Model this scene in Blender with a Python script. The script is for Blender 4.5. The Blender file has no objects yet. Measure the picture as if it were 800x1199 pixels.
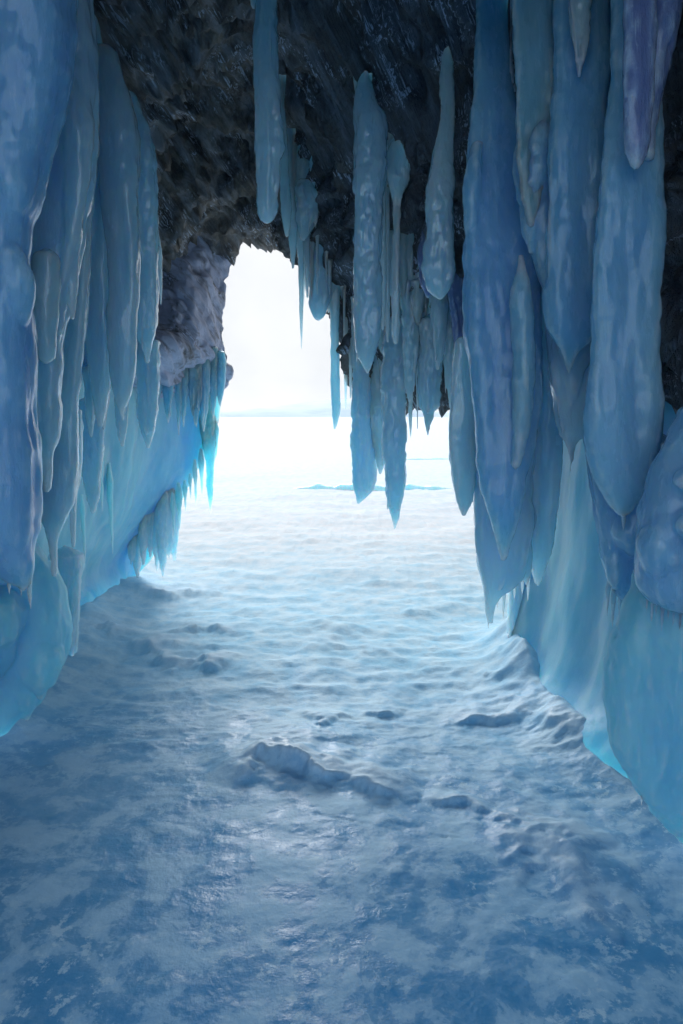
import bpy, bmesh, math, random
import numpy as np
from mathutils import Vector

SC = bpy.context.scene
COL = SC.collection
F = 800.0          # focal length in photo pixels (photo 800 x 1199)
CX, HY = 400.0, 488.0
EYE = 1.6
R = math.radians

# ------------------------------------------------------------------ maths
def P(px, py, d):
    return np.array([(px - CX) / F * d, d, EYE + (HY - py) / F * d])

ROT = np.array([[.771, -.546, .328], [.617, .766, -.177], [-.154, .339, .928]])
def _hash(ix, iy, iz, seed):
    h = (ix.astype(np.int64) * 374761393 + iy.astype(np.int64) * 668265263 + iz.astype(np.int64) * 1274126177 + seed * 974711) & 0x7fffffff
    h = ((h ^ (h >> 13)) * 1103515245 + 12345) & 0x7fffffff
    h = ((h ^ (h >> 16)) * 69069 + 1) & 0x7fffffff
    return (h & 0xffff) / 32767.5 - 1.0

def vnoise(p, seed=0):
    p = np.asarray(p, float) @ ROT
    i = np.floor(p).astype(np.int64); f = p - i
    u = f * f * f * (f * (f * 6 - 15) + 10)
    r = 0
    for a in (0, 1):
        wx = u[:, 0] if a else 1 - u[:, 0]
        for b in (0, 1):
            wy = u[:, 1] if b else 1 - u[:, 1]
            for c in (0, 1):
                wz = u[:, 2] if c else 1 - u[:, 2]
                r = r + wx * wy * wz * _hash(i[:, 0] + a, i[:, 1] + b, i[:, 2] + c, seed)
    return r

def fbm(p, oct=4, seed=0, gain=.5):
    r, a, t = 0, 1.0, 0
    p = np.asarray(p, float)
    for k in range(oct):
        r = r + a * vnoise(p, seed + 17 * k); t += a
        a *= gain; p = p * 2.03 + 11.3
    return r / t

def ridged(p, oct=4, seed=0):
    r, a, t = 0, 1.0, 0
    p = np.asarray(p, float)
    for k in range(oct):
        r = r + a * (1 - 2 * np.abs(vnoise(p, seed + 31 * k))); t += a
        a *= .5; p = p * 2.05 + 5.7
    return r / t

def hermite(t, pts):
    """smooth interpolation of pts (sorted by first column) at t"""
    pts = np.asarray(pts, float)
    x, y = pts[:, 0], pts[:, 1:]
    if len(x) == 1: return np.repeat(y, len(t), 0)
    dx = np.diff(x); s = np.diff(y, axis=0) / dx[:, None]
    m = np.empty_like(y); m[0] = s[0]; m[-1] = s[-1]
    for k in range(1, len(x) - 1):
        w = s[k - 1] * s[k] > 0
        hm = np.where(w, 2 * s[k - 1] * s[k] / np.where(w, s[k - 1] + s[k], 1), 0)
        m[k] = .5 * hm + .25 * (s[k - 1] + s[k])
    k = np.clip(np.searchsorted(x, t, 'right') - 1, 0, len(x) - 2)
    h = dx[k][:, None]; u = ((t - x[k]) / dx[k])[:, None]
    return ((1 + 2 * u) * (1 - u) ** 2 * y[k] + u * (1 - u) ** 2 * h * m[k]
            + u * u * (3 - 2 * u) * y[k + 1] + u * u * (u - 1) * h * m[k + 1])

# ------------------------------------------------------------------ objects
def new_mesh(name, v, f, smooth=True):
    me = bpy.data.meshes.new(name)
    me.from_pydata([tuple(q) for q in v], [], f)
    me.update()
    if smooth: me.polygons.foreach_set('use_smooth', [True] * len(me.polygons))
    return me

def link(name, me, mat, parent=None):
    o = bpy.data.objects.new(name, me); COL.objects.link(o)
    if mat: me.materials.clear(); me.materials.append(mat)
    if parent: o.parent = parent
    return o

def tag(o, label=None, cat=None, group=None, kind=None):
    if label: o['label'] = label
    if cat: o['category'] = cat
    if group: o['group'] = group
    if kind: o['kind'] = kind
    return o

def recentre(o):
    me = o.data
    n = len(me.vertices); a = np.empty(n * 3); me.vertices.foreach_get('co', a); a = a.reshape(-1, 3)
    c = (a.min(0) + a.max(0)) / 2
    a -= c; me.vertices.foreach_set('co', a.ravel()); me.update()
    o.location = c
    return o

def tube_arrays(rows, D, thick=.85, bmin=.012, bmax=.35, seed=0, amp=.16, freq=9.0, step=.014, dback=0.0, lean=0.0, sq=2.0):
    """closed stalactite: rows = (py, xl, xr) in photo pixels, hung at distance D"""
    rows = sorted(rows)
    py0, py1 = rows[0][0], rows[-1][0]
    n = max(8, int((py1 - py0) / F * D / step))
    t = np.linspace(py0, py1, n)
    e = hermite(t, rows)
    xl = (e[:, 0] - CX) / F * D; xr = (e[:, 1] - CX) / F * D
    z = EYE + (HY - t) / F * D
    tz = np.stack([z * 19, z * 0 + seed * .37, z * 0], 1); scal = np.minimum((xr - xl) * .07, .010) * min(1, amp * 7)
    xl = xl + scal * (fbm(tz, 3, seed + 51) + .6 * fbm(tz * .35, 2, seed + 53)); xr = xr + scal * (fbm(tz + 40, 3, seed + 52) + .6 * fbm(tz * .35 + 40, 2, seed + 54))
    a = np.maximum((xr - xl) / 2, .0015); cx = (xl + xr) / 2
    b = np.clip(a * thick, np.minimum(bmin, a), bmax)
    amx = a.max()
    m = int(np.clip(2 * math.pi * amx / .011, 12, 72))
    th = np.linspace(0, 2 * math.pi, m, endpoint=False)
    A, TH = np.meshgrid(np.arange(n), th, indexing='ij')
    ca, sa = np.cos(TH), np.sin(TH)
    nx0, ny0 = ca, sa
    if sq != 2: ca, sa = np.sign(ca) * np.abs(ca) ** (2 / sq), np.sign(sa) * np.abs(sa) ** (2 / sq)
    Yc = D + dback + lean * (z - z.mean())
    X = cx[A] + a[A] * ca; Y = Yc[A] + b[A] * sa; Z = z[A]
    nx, ny = nx0 * b[A], ny0 * a[A]
    l = np.sqrt(nx * nx + ny * ny) + 1e-9; nx /= l; ny /= l
    p = np.stack([X.ravel(), Y.ravel(), Z.ravel()], 1)
    sc = np.minimum(a, .22)[A].ravel()
    fl = fbm(p * np.array([freq, freq, freq * .22]), 4, seed)          # vertical flutes
    bm_ = fbm(p * np.array([freq * 1.3, freq * 1.3, freq * .9]), 3, seed + 5)
    rp = vnoise(p * np.array([6, 6, 55.]), seed + 9)                      # growth ripples
    d = sc * (amp * fl * 1.5 + amp * bm_) + np.minimum(sc * .03, .0012) * rp * (.4 if sq > 3 else 1)
    p[:, 0] += nx.ravel() * d; p[:, 1] += ny.ravel() * d
    v = list(p); f = []
    for i in range(n - 1):
        for j in range(m):
            k = (j + 1) % m
            f.append((i * m + j, (i + 1) * m + j, (i + 1) * m + k, i * m + k))
    top = len(v); v.append(np.array([cx[0], Yc[0], z[0] + a[0] * .6]))
    bot = len(v); v.append(np.array([cx[-1], Yc[-1], z[-1] - min(a[-1], .02)]))
    for j in range(m):
        k = (j + 1) % m
        f.append((top, j, k)); f.append((bot, (n - 1) * m + k, (n - 1) * m + j))
    return v, f

def join(parts):
    V, Fc = [], []
    for v, f in parts:
        o = len(V); V += list(v); Fc += [tuple(i + o for i in q) for q in f]
    return V, Fc

def fuse(name, parts, voxel, smooth_it=4, seed=0, amp=.0, freq=6.0, zs=.3):
    """several lobes grown together into one skin"""
    V, Fc = join(parts)
    me = new_mesh('tmp', V, Fc)
    o = bpy.data.objects.new('tmp', me); COL.objects.link(o)
    r = o.modifiers.new('r', 'REMESH'); r.mode = 'VOXEL'; r.voxel_size = voxel; r.use_smooth_shade = True
    s = o.modifiers.new('s', 'SMOOTH'); s.iterations = smooth_it; s.factor = .5
    dg = bpy.context.evaluated_depsgraph_get()
    res = bpy.data.meshes.new_from_object(o.evaluated_get(dg))
    bpy.data.objects.remove(o); bpy.data.meshes.remove(me)
    res.name = name
    if amp:
        n = len(res.vertices); a = np.empty(n * 3); res.vertices.foreach_get('co', a); a = a.reshape(-1, 3)
        q = np.empty(n * 3); res.vertices.foreach_get('normal', q); q = q.reshape(-1, 3)
        d = .7 * amp * (1 - 2.2 * np.abs(fbm(a * np.array([freq * 2, freq * 2, freq * .35]), 3, seed + 21)))
        d = d + .3 * amp * (1 - 2.2 * np.abs(fbm(a * np.array([freq * 5, freq * 5, freq * 1.1]), 2, seed + 25)))
        d = d + amp * (fbm(a * np.array([freq, freq, freq * zs]), 4, seed) + .5 * fbm(a * freq * 1.7, 3, seed + 3))
        a += q * d[:, None]; res.vertices.foreach_set('co', a.ravel()); res.update()
    res.polygons.foreach_set('use_smooth', [True] * len(res.polygons))
    return res

def grid_interp(G, nu, nv):
    """G: rows x cols x 3 control points -> nv x nu x 3 smooth surface"""
    G = np.asarray(G, float); Rr, Cc = G.shape[:2]
    A = hermite_grid(G, nu)
    B = hermite_grid(np.swapaxes(A, 0, 1), nv)
    return np.swapaxes(B, 0, 1)

def hermite_grid(G, n):
    Rr, Cc = G.shape[:2]
    out = np.empty((Rr, n, 3))
    for r in range(Rr):
        c = np.concatenate([[0], np.cumsum(np.linalg.norm(np.diff(G[r], axis=0), axis=1) + 1e-4)])
        # shared parameter so that columns stay aligned
        c = c / c[-1]
        u = np.linspace(0, Cc - 1, n)
        k = np.clip(u.astype(int), 0, Cc - 2); f = (u - k)[:, None]
        p0 = G[r][np.maximum(k - 1, 0)]; p1 = G[r][k]; p2 = G[r][k + 1]; p3 = G[r][np.minimum(k + 2, Cc - 1)]
        out[r] = .5 * (2 * p1 + (p2 - p0) * f + (2 * p0 - 5 * p1 + 4 * p2 - p3) * f ** 2 + (3 * p1 - p0 - 3 * p2 + p3) * f ** 3)
    return out

def grid_normals(S):
    du = np.gradient(S, axis=1); dv = np.gradient(S, axis=0)
    n = np.cross(du, dv); return n / (np.linalg.norm(n, axis=2, keepdims=True) + 1e-9)

def grid_faces(nv, nu, off=0, flip=False):
    f = []
    for i in range(nv - 1):
        for j in range(nu - 1):
            q = (off + i * nu + j, off + i * nu + j + 1, off + (i + 1) * nu + j + 1, off + (i + 1) * nu + j)
            f.append(q[::-1] if flip else q)
    return f

def slab(S, back):
    """closed slab: front sheet S and a back sheet offset by `back` (vector field)"""
    nv, nu = S.shape[:2]
    Bk = S + back
    V = np.concatenate([S.reshape(-1, 3), Bk.reshape(-1, 3)]); o = nv * nu
    f = grid_faces(nv, nu) + grid_faces(nv, nu, o, True)
    for j in range(nu - 1):
        a, b = j, j + 1; f.append((b, a, o + a, o + b))
        a, b = (nv - 1) * nu + j, (nv - 1) * nu + j + 1; f.append((a, b, o + b, o + a))
    for i in range(nv - 1):
        a, b = i * nu, (i + 1) * nu; f.append((a, b, o + b, o + a))
        a, b = i * nu + nu - 1, (i + 1) * nu + nu - 1; f.append((b, a, o + a, o + b))
    return V, f

# ------------------------------------------------------------------ materials
def nodes(name):
    m = bpy.data.materials.new(name); m.use_nodes = True
    nt = m.node_tree; nt.nodes.clear()
    out = nt.nodes.new('ShaderNodeOutputMaterial')
    b = nt.nodes.new('ShaderNodeBsdfPrincipled'); nt.links.new(b.outputs[0], out.inputs[0])
    return m, nt, b

class NB:
    def __init__(s, nt): s.nt = nt
    def n(s, t, **k):
        x = s.nt.nodes.new(t)
        for a, v in k.items(): setattr(x, a, v)
        return x
    def l(s, a, b): s.nt.links.new(a, b)
    def pos(s, scale=(1, 1, 1), rot=(0, 0, 0)):
        g = s.n('ShaderNodeNewGeometry'); m = s.n('ShaderNodeMapping')
        m.inputs['Scale'].default_value = scale; m.inputs['Rotation'].default_value = rot
        s.l(g.outputs['Position'], m.inputs[0]); return m.outputs[0]
    def noise(s, vec, scale, detail=4, rough=.55, dist=0):
        x = s.n('ShaderNodeTexNoise'); x.inputs['Scale'].default_value = scale
        x.inputs['Detail'].default_value = detail; x.inputs['Roughness'].default_value = rough
        x.inputs['Distortion'].default_value = dist
        s.l(vec, x.inputs['Vector']); return x.outputs['Fac']
    def ramp(s, fac, stops):
        r = s.n('ShaderNodeValToRGB'); e = r.color_ramp.elements
        while len(e) < len(stops): e.new(.5)
        for q, (p, c) in zip(e, stops):
            q.position = p; q.color = (c, c, c, 1) if not hasattr(c, '__len__') else (*c, 1)
        s.l(fac, r.inputs[0]); return r.outputs[0]
    def mix(s, fac, a, b):
        x = s.n('ShaderNodeMix', data_type='RGBA')
        if hasattr(fac, 'is_output'): s.l(fac, x.inputs[0])
        else: x.inputs[0].default_value = fac
        for q, i in ((a, 6), (b, 7)):
            if hasattr(q, 'is_output'): s.l(q, x.inputs[i])
            else: x.inputs[i].default_value = (*q, 1)
        return x.outputs[2]
    def math(s, op, a, b=0.0, clamp=False):
        x = s.n('ShaderNodeMath', operation=op); x.use_clamp = clamp
        for q, i in ((a, 0), (b, 1)):
            if hasattr(q, 'is_output'): s.l(q, x.inputs[i])
            else: x.inputs[i].default_value = q
        return x.outputs[0]
    def bump(s, h, strength, dist, prev=None):
        x = s.n('ShaderNodeBump'); x.inputs['Strength'].default_value = strength; x.inputs['Distance'].default_value = dist
        s.l(h, x.inputs['Height'])
        if prev is not None: s.l(prev, x.inputs['Normal'])
        return x.outputs[0]

def ice_material(name, deep, pale, cloud=.5, sss=1.0, scale=.35, rough=(.12, .4), frost=.0, trans=.0, coat=.6, radius=(.35, .7, 1.0), veil=.55, edge=.9, bmp=1.0):
    m, nt, b = nodes(name); k = NB(nt)
    n1 = k.noise(k.pos((1, 1, .35)), 5.5, 4, .6)
    col = k.mix(k.ramp(n1, [(.35, 0.0), (.72, cloud)]), deep, pale)
    n2 = k.noise(k.pos((1, 1, .5)), 26, 5, .65)                   # bubbly veils
    col = k.mix(k.ramp(n2, [(.56, 0.0), (.75, .35)]), col, pale)
    if frost:
        n3 = k.noise(k.pos((1, 1, .12)), 34, 6, .7, .6)
        col = k.mix(k.ramp(n3, [(.55 - .1 * frost, 0.0), (.75, .8 * frost)]), col, (.74, .79, .88))
    # white bubble trains in the ice and rim highlights painted white on its sharp convex edges
    n4 = k.noise(k.pos((1, 1, .06)), 48, 4, .6, .3); n5 = k.noise(k.pos((1, 1, .6)), 6, 3, .6)
    col = k.mix(k.math('MULTIPLY', k.ramp(n4, [(.60, 0.), (.70, veil)]), k.ramp(n5, [(.45, 0.), (.62, 1.)])), col, (.78, .86, .92))
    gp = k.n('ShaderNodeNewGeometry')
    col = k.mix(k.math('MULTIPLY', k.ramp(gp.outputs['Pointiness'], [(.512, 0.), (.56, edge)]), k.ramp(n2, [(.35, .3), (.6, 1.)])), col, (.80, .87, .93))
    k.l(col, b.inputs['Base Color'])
    rn = k.noise(k.pos((1, 1, .3)), 14, 4, .6)
    mr = k.n('ShaderNodeMapRange'); k.l(rn, mr.inputs[0])
    mr.inputs[1].default_value = .35; mr.inputs[2].default_value = .7
    mr.inputs[3].default_value = rough[0]; mr.inputs[4].default_value = rough[1]
    k.l(mr.outputs[0], b.inputs['Roughness'])
    b.inputs['IOR'].default_value = 1.31
    b.inputs['Subsurface Weight'].default_value = sss
    b.inputs['Subsurface Radius'].default_value = radius
    b.inputs['Subsurface Scale'].default_value = scale
    b.inputs['Transmission Weight'].default_value = trans
    b.inputs['Coat Weight'].default_value = coat; b.inputs['Coat Roughness'].default_value = .06; b.inputs['Coat IOR'].default_value = 1.5
    g1 = k.noise(k.pos((1, 1, .25)), 22, 5, .6)
    g2 = k.noise(k.pos((1, 1, 1)), 90, 3, .6)
    nb = k.bump(g1, .6 * bmp, .03)
    nb = k.bump(g2, .3 * bmp, .006, nb)
    k.l(nb, b.inputs['Normal'])
    return m

M = {}
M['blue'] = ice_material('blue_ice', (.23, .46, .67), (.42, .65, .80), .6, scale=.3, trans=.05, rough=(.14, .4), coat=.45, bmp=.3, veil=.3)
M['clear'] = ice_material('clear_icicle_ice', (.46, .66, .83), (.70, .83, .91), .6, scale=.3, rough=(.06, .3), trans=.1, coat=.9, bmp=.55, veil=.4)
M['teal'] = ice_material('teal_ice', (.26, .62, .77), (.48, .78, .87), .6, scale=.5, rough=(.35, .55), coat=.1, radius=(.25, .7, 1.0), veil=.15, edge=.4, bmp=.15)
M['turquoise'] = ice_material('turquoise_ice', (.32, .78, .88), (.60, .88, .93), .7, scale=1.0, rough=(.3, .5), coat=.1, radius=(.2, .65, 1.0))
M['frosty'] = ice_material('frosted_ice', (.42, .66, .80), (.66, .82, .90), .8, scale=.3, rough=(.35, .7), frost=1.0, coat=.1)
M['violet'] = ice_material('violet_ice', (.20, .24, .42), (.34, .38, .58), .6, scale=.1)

def rock_material(name, strata, frost_amt, warm=False, dust_ramp=(.44, .66), frost_col=(.66, .72, .84)):
    m, nt, b = nodes(name); k = NB(nt)
    # coordinates with one axis along the strata
    s = Vector(strata).normalized()
    t = s.cross(Vector((0, 0, 1))).normalized(); w = s.cross(t)
    g = k.n('ShaderNodeNewGeometry')
    def dot(v):
        x = k.n('ShaderNodeVectorMath', operation='DOT_PRODUCT'); k.l(g.outputs['Position'], x.inputs[0]); x.inputs[1].default_value = v
        return x.outputs['Value']
    def co(a, bb, c):
        x = k.n('ShaderNodeCombineXYZ')
        for i, (q, f) in enumerate(((dot(s), a), (dot(t), bb), (dot(w), c))): k.l(k.math('MULTIPLY', q, f), x.inputs[i])
        return x.outputs[0]
    st = co(1.0, 11.0, 9.0); stf = co(1.1, 80.0, 66.0); iso = k.pos()
    a = k.noise(st, 1.0, 6, .62, .4); f1 = k.noise(stf, 1.0, 4, .6, .3); c = k.noise(iso, 3.5, 6, .62); fine = k.noise(iso, 38, 5, .7)
    col = k.mix(k.ramp(c, [(.35, 0.), (.65, 1.)]), (.045, .048, .062), (.13, .118, .105))
    col = k.mix(k.ramp(a, [(.4, 0.), (.62, .7)]), col, (.03, .032, .042))
    col = k.mix(k.ramp(fine, [(.5, 0.), (.72, .45)]), col, (.17, .155, .135))
    if warm:
        sxx = k.n('ShaderNodeSeparateXYZ'); k.l(iso, sxx.inputs[0])
        wmk = k.n('ShaderNodeMapRange'); k.l(sxx.outputs['X'], wmk.inputs[0]); wmk.inputs[1].default_value = .1; wmk.inputs[2].default_value = -.7
        col = k.mix(wmk.outputs[0], col, k.mix(k.ramp(k.noise(iso, 6, 6, .65), [(.4, 0.), (.62, 1.)]), (.055, .05, .048), (.24, .205, .17)))
    # hoar frost caught on the ledges of the strata
    fr = k.math('MULTIPLY', k.ramp(f1, [(.53, 0.), (.60, 1.)]), k.ramp(k.noise(iso, 3.3, 4, .6), [(.50, 0.), (.60, 1.)]))
    fr = k.math('MULTIPLY', fr, frost_amt, True)
    dust = k.math('MULTIPLY', k.ramp(a, [(dust_ramp[0], 0.), (dust_ramp[1], 1.)]), .3 * frost_amt, True)
    fr = k.math('MAXIMUM', fr, dust)
    col = k.mix(fr, col, frost_col)
    k.l(col, b.inputs['Base Color']); b.inputs['Roughness'].default_value = .6
    nb = k.bump(a, .9, .06); nb = k.bump(f1, .7, .02, nb); nb = k.bump(fine, .5, .012, nb)
    k.l(nb, b.inputs['Normal'])
    return m
STRATA = (1.04, 1.6, -1.46)
M['rock'] = rock_material('cave_rock', STRATA, .9, True)
M['frost_rock'] = rock_material('frosted_rock', (.55, .3, -.6), 3.0, False, (.30, .50), (.62, .66, .84))

CLOUD = (2.30, 2.36, 2.44); REAR_FILL = (2.7, 3.4, 4.25)
# ------------------------------------------------------------------ world, sun, camera
SUN_EL, SUN_AZ = R(29), R(-9)      # azimuth measured from straight ahead, sun to the left behind the rock
w = bpy.data.worlds.new('World'); SC.world = w; w.use_nodes = True
nt = w.node_tree; bg = nt.nodes['Background']; k = NB(nt)
sky = nt.nodes.new('ShaderNodeTexSky'); sky.sky_type = 'NISHITA'; sky.sun_disc = False
sky.sun_elevation = SUN_EL; sky.sun_rotation = SUN_AZ; sky.air_density = 1.0; sky.dust_density = 1.0; sky.ozone_density = 3.0
# a white cloud bank stands over the lake, unseen bright cloud behind the viewer is added as fill
tc = nt.nodes.new('ShaderNodeTexCoord'); sx = nt.nodes.new('ShaderNodeSeparateXYZ'); k.l(tc.outputs['Generated'], sx.inputs[0])
cl = k.noise(tc.outputs['Generated'], 2.2, 5, .55)
cm = k.math('ADD', sx.outputs['Y'], k.math('MULTIPLY', k.math('SUBTRACT', cl, .5), .9))
mr = nt.nodes.new('ShaderNodeMapRange'); mr.interpolation_type = 'SMOOTHSTEP'; k.l(cm, mr.inputs[0])
mr.inputs[1].default_value = -.35; mr.inputs[2].default_value = .25; mr.inputs[3].default_value = 0; mr.inputs[4].default_value = .97
rc = k.ramp(k.noise(tc.outputs['Generated'], 3.0, 5, .55), [(.36, 0.), (.56, .95)])
k.l(k.mix(mr.outputs[0], k.mix(rc, sky.outputs[0], REAR_FILL), CLOUD), bg.inputs[0]); bg.inputs[1].default_value = .15
sl = bpy.data.lights.new('sun', 'SUN'); sl.energy = 1.25; sl.angle = R(26); sl.color = (1, .985, .965)
so = bpy.data.objects.new('sun', sl); COL.objects.link(so)
sd = Vector((math.sin(SUN_AZ) * math.cos(SUN_EL), math.cos(SUN_AZ) * math.cos(SUN_EL), math.sin(SUN_EL)))
so.rotation_euler = (-sd).to_track_quat('-Z', 'Y').to_euler()
so.location = (0, 30, 30)

cam = bpy.data.cameras.new('camera'); co = bpy.data.objects.new('camera', cam); COL.objects.link(co)
co.location = (0, 0, EYE); co.rotation_euler = (R(90), 0, 0)
cam.sensor_fit = 'VERTICAL'; cam.sensor_height = 36; cam.sensor_width = 24
cam.lens = 36 * F / 1199; cam.shift_y = -(599.5 - HY) / 1199
cam.clip_start = .05; cam.clip_end = 60000
SC.camera = co
vs = SC.view_settings; vs.view_transform = 'Standard'; vs.look = 'None'; vs.gamma = 1; vs.exposure = 1.27
SC.render.engine = 'CYCLES'
cy = SC.cycles; cy.use_denoising = True; cy.max_bounces = 10; cy.diffuse_bounces = 6; cy.glossy_bounces = 3
cy.transmission_bounces = 4; cy.sample_clamp_indirect = 6; cy.use_adaptive_sampling = True; cy.adaptive_threshold = .02

# ------------------------------------------------------------------ floor
def axis(dense0, dense1, step, lo, hi, grow=1.13):
    a = list(np.arange(dense0, dense1 + step / 2, step))
    s = step; x = a[-1]
    while x < hi: s *= grow; x += s; a.append(x)
    s = step; x = a[0]
    while x > lo: s *= grow; x -= s; a.insert(0, x)
    return np.array(a)
xs = axis(-2.3, 1.6, .011, -15000, 15000, 1.10)
ys = np.concatenate([axis(1.4, 3.4, .008, -400, 3.4, 1.08), axis(3.408, 3.45, .008, 3.408, 16000, 1.02)])
X, Y = np.meshgrid(xs, ys)
p2 = np.stack([X.ravel(), Y.ravel(), np.zeros(X.size)], 1)
near = np.exp(-np.maximum(Y.ravel() - 14, 0) / 12) * (np.abs(X.ravel()) < 60)
Z = .05 * fbm(p2 * np.array([.55, .8, 1]), 3, 3)
sas = fbm(p2 * np.array([2.1, 5.5, 1]), 5, 21)                 # wind crust
snowy = 1 / (1 + np.exp(-(p2[:, 1] - 3.6 + .8 * fbm(p2 * 1.2, 3, 8)) * 2.2))
Z += .028 * np.maximum(sas - .05, -.1) * (.2 + .8 * snowy)
Z += .008 * fbm(p2 * 9, 4, 33) * (.5 + .5 * snowy)
rd = ridged(p2 * np.array([1.1, 2.6, 1]) + 3.3, 4, 51)
Z += .03 * np.clip(rd - .45, 0, 1) * snowy * 1.5
Z += .010 * np.clip(fbm(p2 * np.array([7, 9, 1]), 4, 77), 0, 1)
hh = 4.2 * fbm(p2 * np.array([.9, 2.0, 1]) + 4.4, 3, 91) + .55 * fbm(p2 * np.array([7, 12, 1]), 4, 92)
tf = hh - np.floor(hh)
Z += (.020 * (np.floor(hh) + np.clip(tf / .10, 0, 1)) + .010 * np.exp(-((tf - .10) / .07) ** 2) * (1 + fbm(p2 * 11, 2, 95))) * (.04 + .10 * snowy)
Z += .007 * ridged(p2 * np.array([4, 8.5, 1]), 4, 97) * snowy
Z += .020 * np.clip(fbm(p2 * np.array([3.2, 8.5, 1]) + 9, 4, 131) - .12, 0, .3) * np.clip((p2[:, 1] - 3) / 2, 0, 1) * 2.2
Z *= np.where(p2[:, 1] > 14, near, 1)
def ground(px, py):
    d = EYE * F / (py - HY); return ((px - CX) / F * d, d)
def ridge(pts, h, wn, wf, seed):
    rg = random.Random(seed)
    for q_ in range(3):
        o = 0 if q_ == 0 else rg.uniform(-14, 14)
        ridge_one([(a + rg.uniform(-8, 8), b + o + rg.uniform(-4, 4)) for a, b in pts], h * (.46, .2, .14)[q_], wn, wf * (1, .6, .5)[q_], seed * 10 + q_)
CAP = np.zeros(len(p2))
def ridge_one(pts, h, wn, wf, seed):
    """wind-cut snow ridge: steep face towards the viewer, long back"""
    global Z
    q = np.array([ground(a, b) for a, b in pts]); best = np.full(len(p2), 9.); side = np.zeros(len(p2)); tt = np.zeros(len(p2))
    sel = np.where((p2[:, 0] > q[:, 0].min() - 1) & (p2[:, 0] < q[:, 0].max() + 1) & (p2[:, 1] > q[:, 1].min() - 1.2) & (p2[:, 1] < q[:, 1].max() + 1.2))[0]
    pp = p2[sel, :2].copy()
    wv = p2[sel] * 3.2
    pp[:, 0] += .09 * fbm(wv, 3, seed); pp[:, 1] += .20 * fbm(wv + 7, 3, seed + 1) + .09 * fbm(wv * 3.1, 4, seed + 2)
    bd = np.full(len(sel), 9.); sg = np.zeros(len(sel)); tp = np.zeros(len(sel)); N = len(q) - 1
    for i in range(N):
        a, b = q[i], q[i + 1]; ab = b - a
        t = np.clip(((pp - a) @ ab) / (ab @ ab), 0, 1); c = a + t[:, None] * ab
        dd = np.linalg.norm(pp - c, axis=1); m = dd < bd
        bd = np.where(m, dd, bd); sg = np.where(m, np.sign(pp[:, 1] - c[:, 1]), sg); tp = np.where(m, (i + t) / N, tp)
    prof = np.where(sg > 0, np.exp(-(bd / wf) ** 1.1), np.exp(-(bd / (wn * .65)) ** 1.3))
    env = np.clip(np.minimum(tp, 1 - tp) * 5, 0, 1) ** .7 * np.clip((.85 if seed % 10 == 0 else .4) + 1.2 * fbm(p2[sel] * np.array([4.5, 4.5, 1]), 3, seed + 4), 0, 1.25)
    CAP[sel] = np.maximum(CAP[sel], np.clip(np.where(sg > 0, np.exp(-(bd / (wf * .55)) ** 1.5), np.exp(-(bd / .02) ** 2)) * env * h * 22, 0, 1))
    Z[sel] += h * prof * env + .010 * np.exp(-(bd / .14) ** 2) * env * fbm(p2[sel] * np.array([13, 17, 1]), 4, seed + 8)
ridge([(262, 922), (300, 905), (345, 918), (390, 925), (430, 918), (472, 935)], .11, .05, .25, 1)
ridge([(350, 852), (400, 850), (440, 836), (462, 842)], .07, .05, .25, 2)
ridge([(520, 845), (560, 842), (610, 850), (650, 862), (700, 890)], .08, .06, .3, 3)
ridge([(500, 950), (560, 950), (610, 968), (650, 990), (700, 1030)], .10, .05, .22, 4)
ridge([(570, 1022), (620, 1012), (650, 1020), (690, 1060), (720, 1090)], .09, .05, .2, 5)
ridge([(75, 765), (120, 752), (165, 765), (210, 780), (250, 782), (300, 772)], .09, .08, .4, 6)
ridge([(165, 708), (205, 703), (260, 700)], .10, .1, .5, 7)
ridge([(480, 790), (530, 795), (575, 800), (610, 812)], .06, .06, .3, 8)
ridge([(540, 815), (580, 825), (620, 832)], .05, .05, .25, 9)
ridge([(210, 748), (250, 745), (275, 750)], .06, .06, .3, 10)
ridge([(330, 765), (400, 758), (470, 770)], .04, .06, .3, 11)
ridge([(290, 905), (330, 890), (380, 905)], .05, .06, .2, 12)
# hairline pressure crack
q = np.array([ground(a, b) for a, b in [(372, 955), (410, 967), (470, 978), (520, 985), (570, 990)]])
for i in range(len(q) - 1):
    a, b = q[i], q[i + 1]; ab = b - a
    t = np.clip(((p2[:, :2] - a) @ ab) / (ab @ ab), 0, 1)
    dd = np.linalg.norm(p2[:, :2] + .02 * fbm(p2 * 6, 2, 5)[:, None] - (a + t[:, None] * ab), axis=1)
    Z -= .010 * np.exp(-(dd / .006) ** 2) * (.5 + .5 * fbm(p2 * 5, 2, 66))
def drift(pts, h, wd):
    q = [np.array(p) for p in pts]; best = np.full(len(p2), 99.)
    for a, b in zip(q[:-1], q[1:]):
        ab = b - a; t = np.clip(((p2[:, :2] - a) @ ab) / (ab @ ab), 0, 1)
        best = np.minimum(best, np.linalg.norm(p2[:, :2] - a - t[:, None] * ab, axis=1))
    return h * np.exp(-(best / wd) ** 1.25) * (.85 + .4 * fbm(p2 * 2.3, 2, 141) + .12 * fbm(p2 * 11, 3, 142))
Z += drift([(-1.9, 2.2), ground(0, 862), ground(45, 805), ground(78, 768), ground(115, 715), ground(152, 684), (-2.2, 7.4)], .13, .24)
Z += drift([(1.30, 5.0), ground(606, 786), ground(640, 834), ground(692, 882), ground(745, 918), (1.5, 2.2)], .12, .17)
Z += drift([(1.15, 4.75), ground(604, 780), ground(618, 800)], .10, .16)
V = np.stack([X.ravel(), Y.ravel(), Z], 1)
me = new_mesh('ground', V, grid_faces(len(ys), len(xs)))
at = me.attributes.new('drifted_snow', 'FLOAT', 'POINT'); at.data.foreach_set('value', CAP.astype(np.float32))
m, nt, b = nodes('lake_ice_and_snow'); k = NB(nt)
iso = k.pos()
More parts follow.
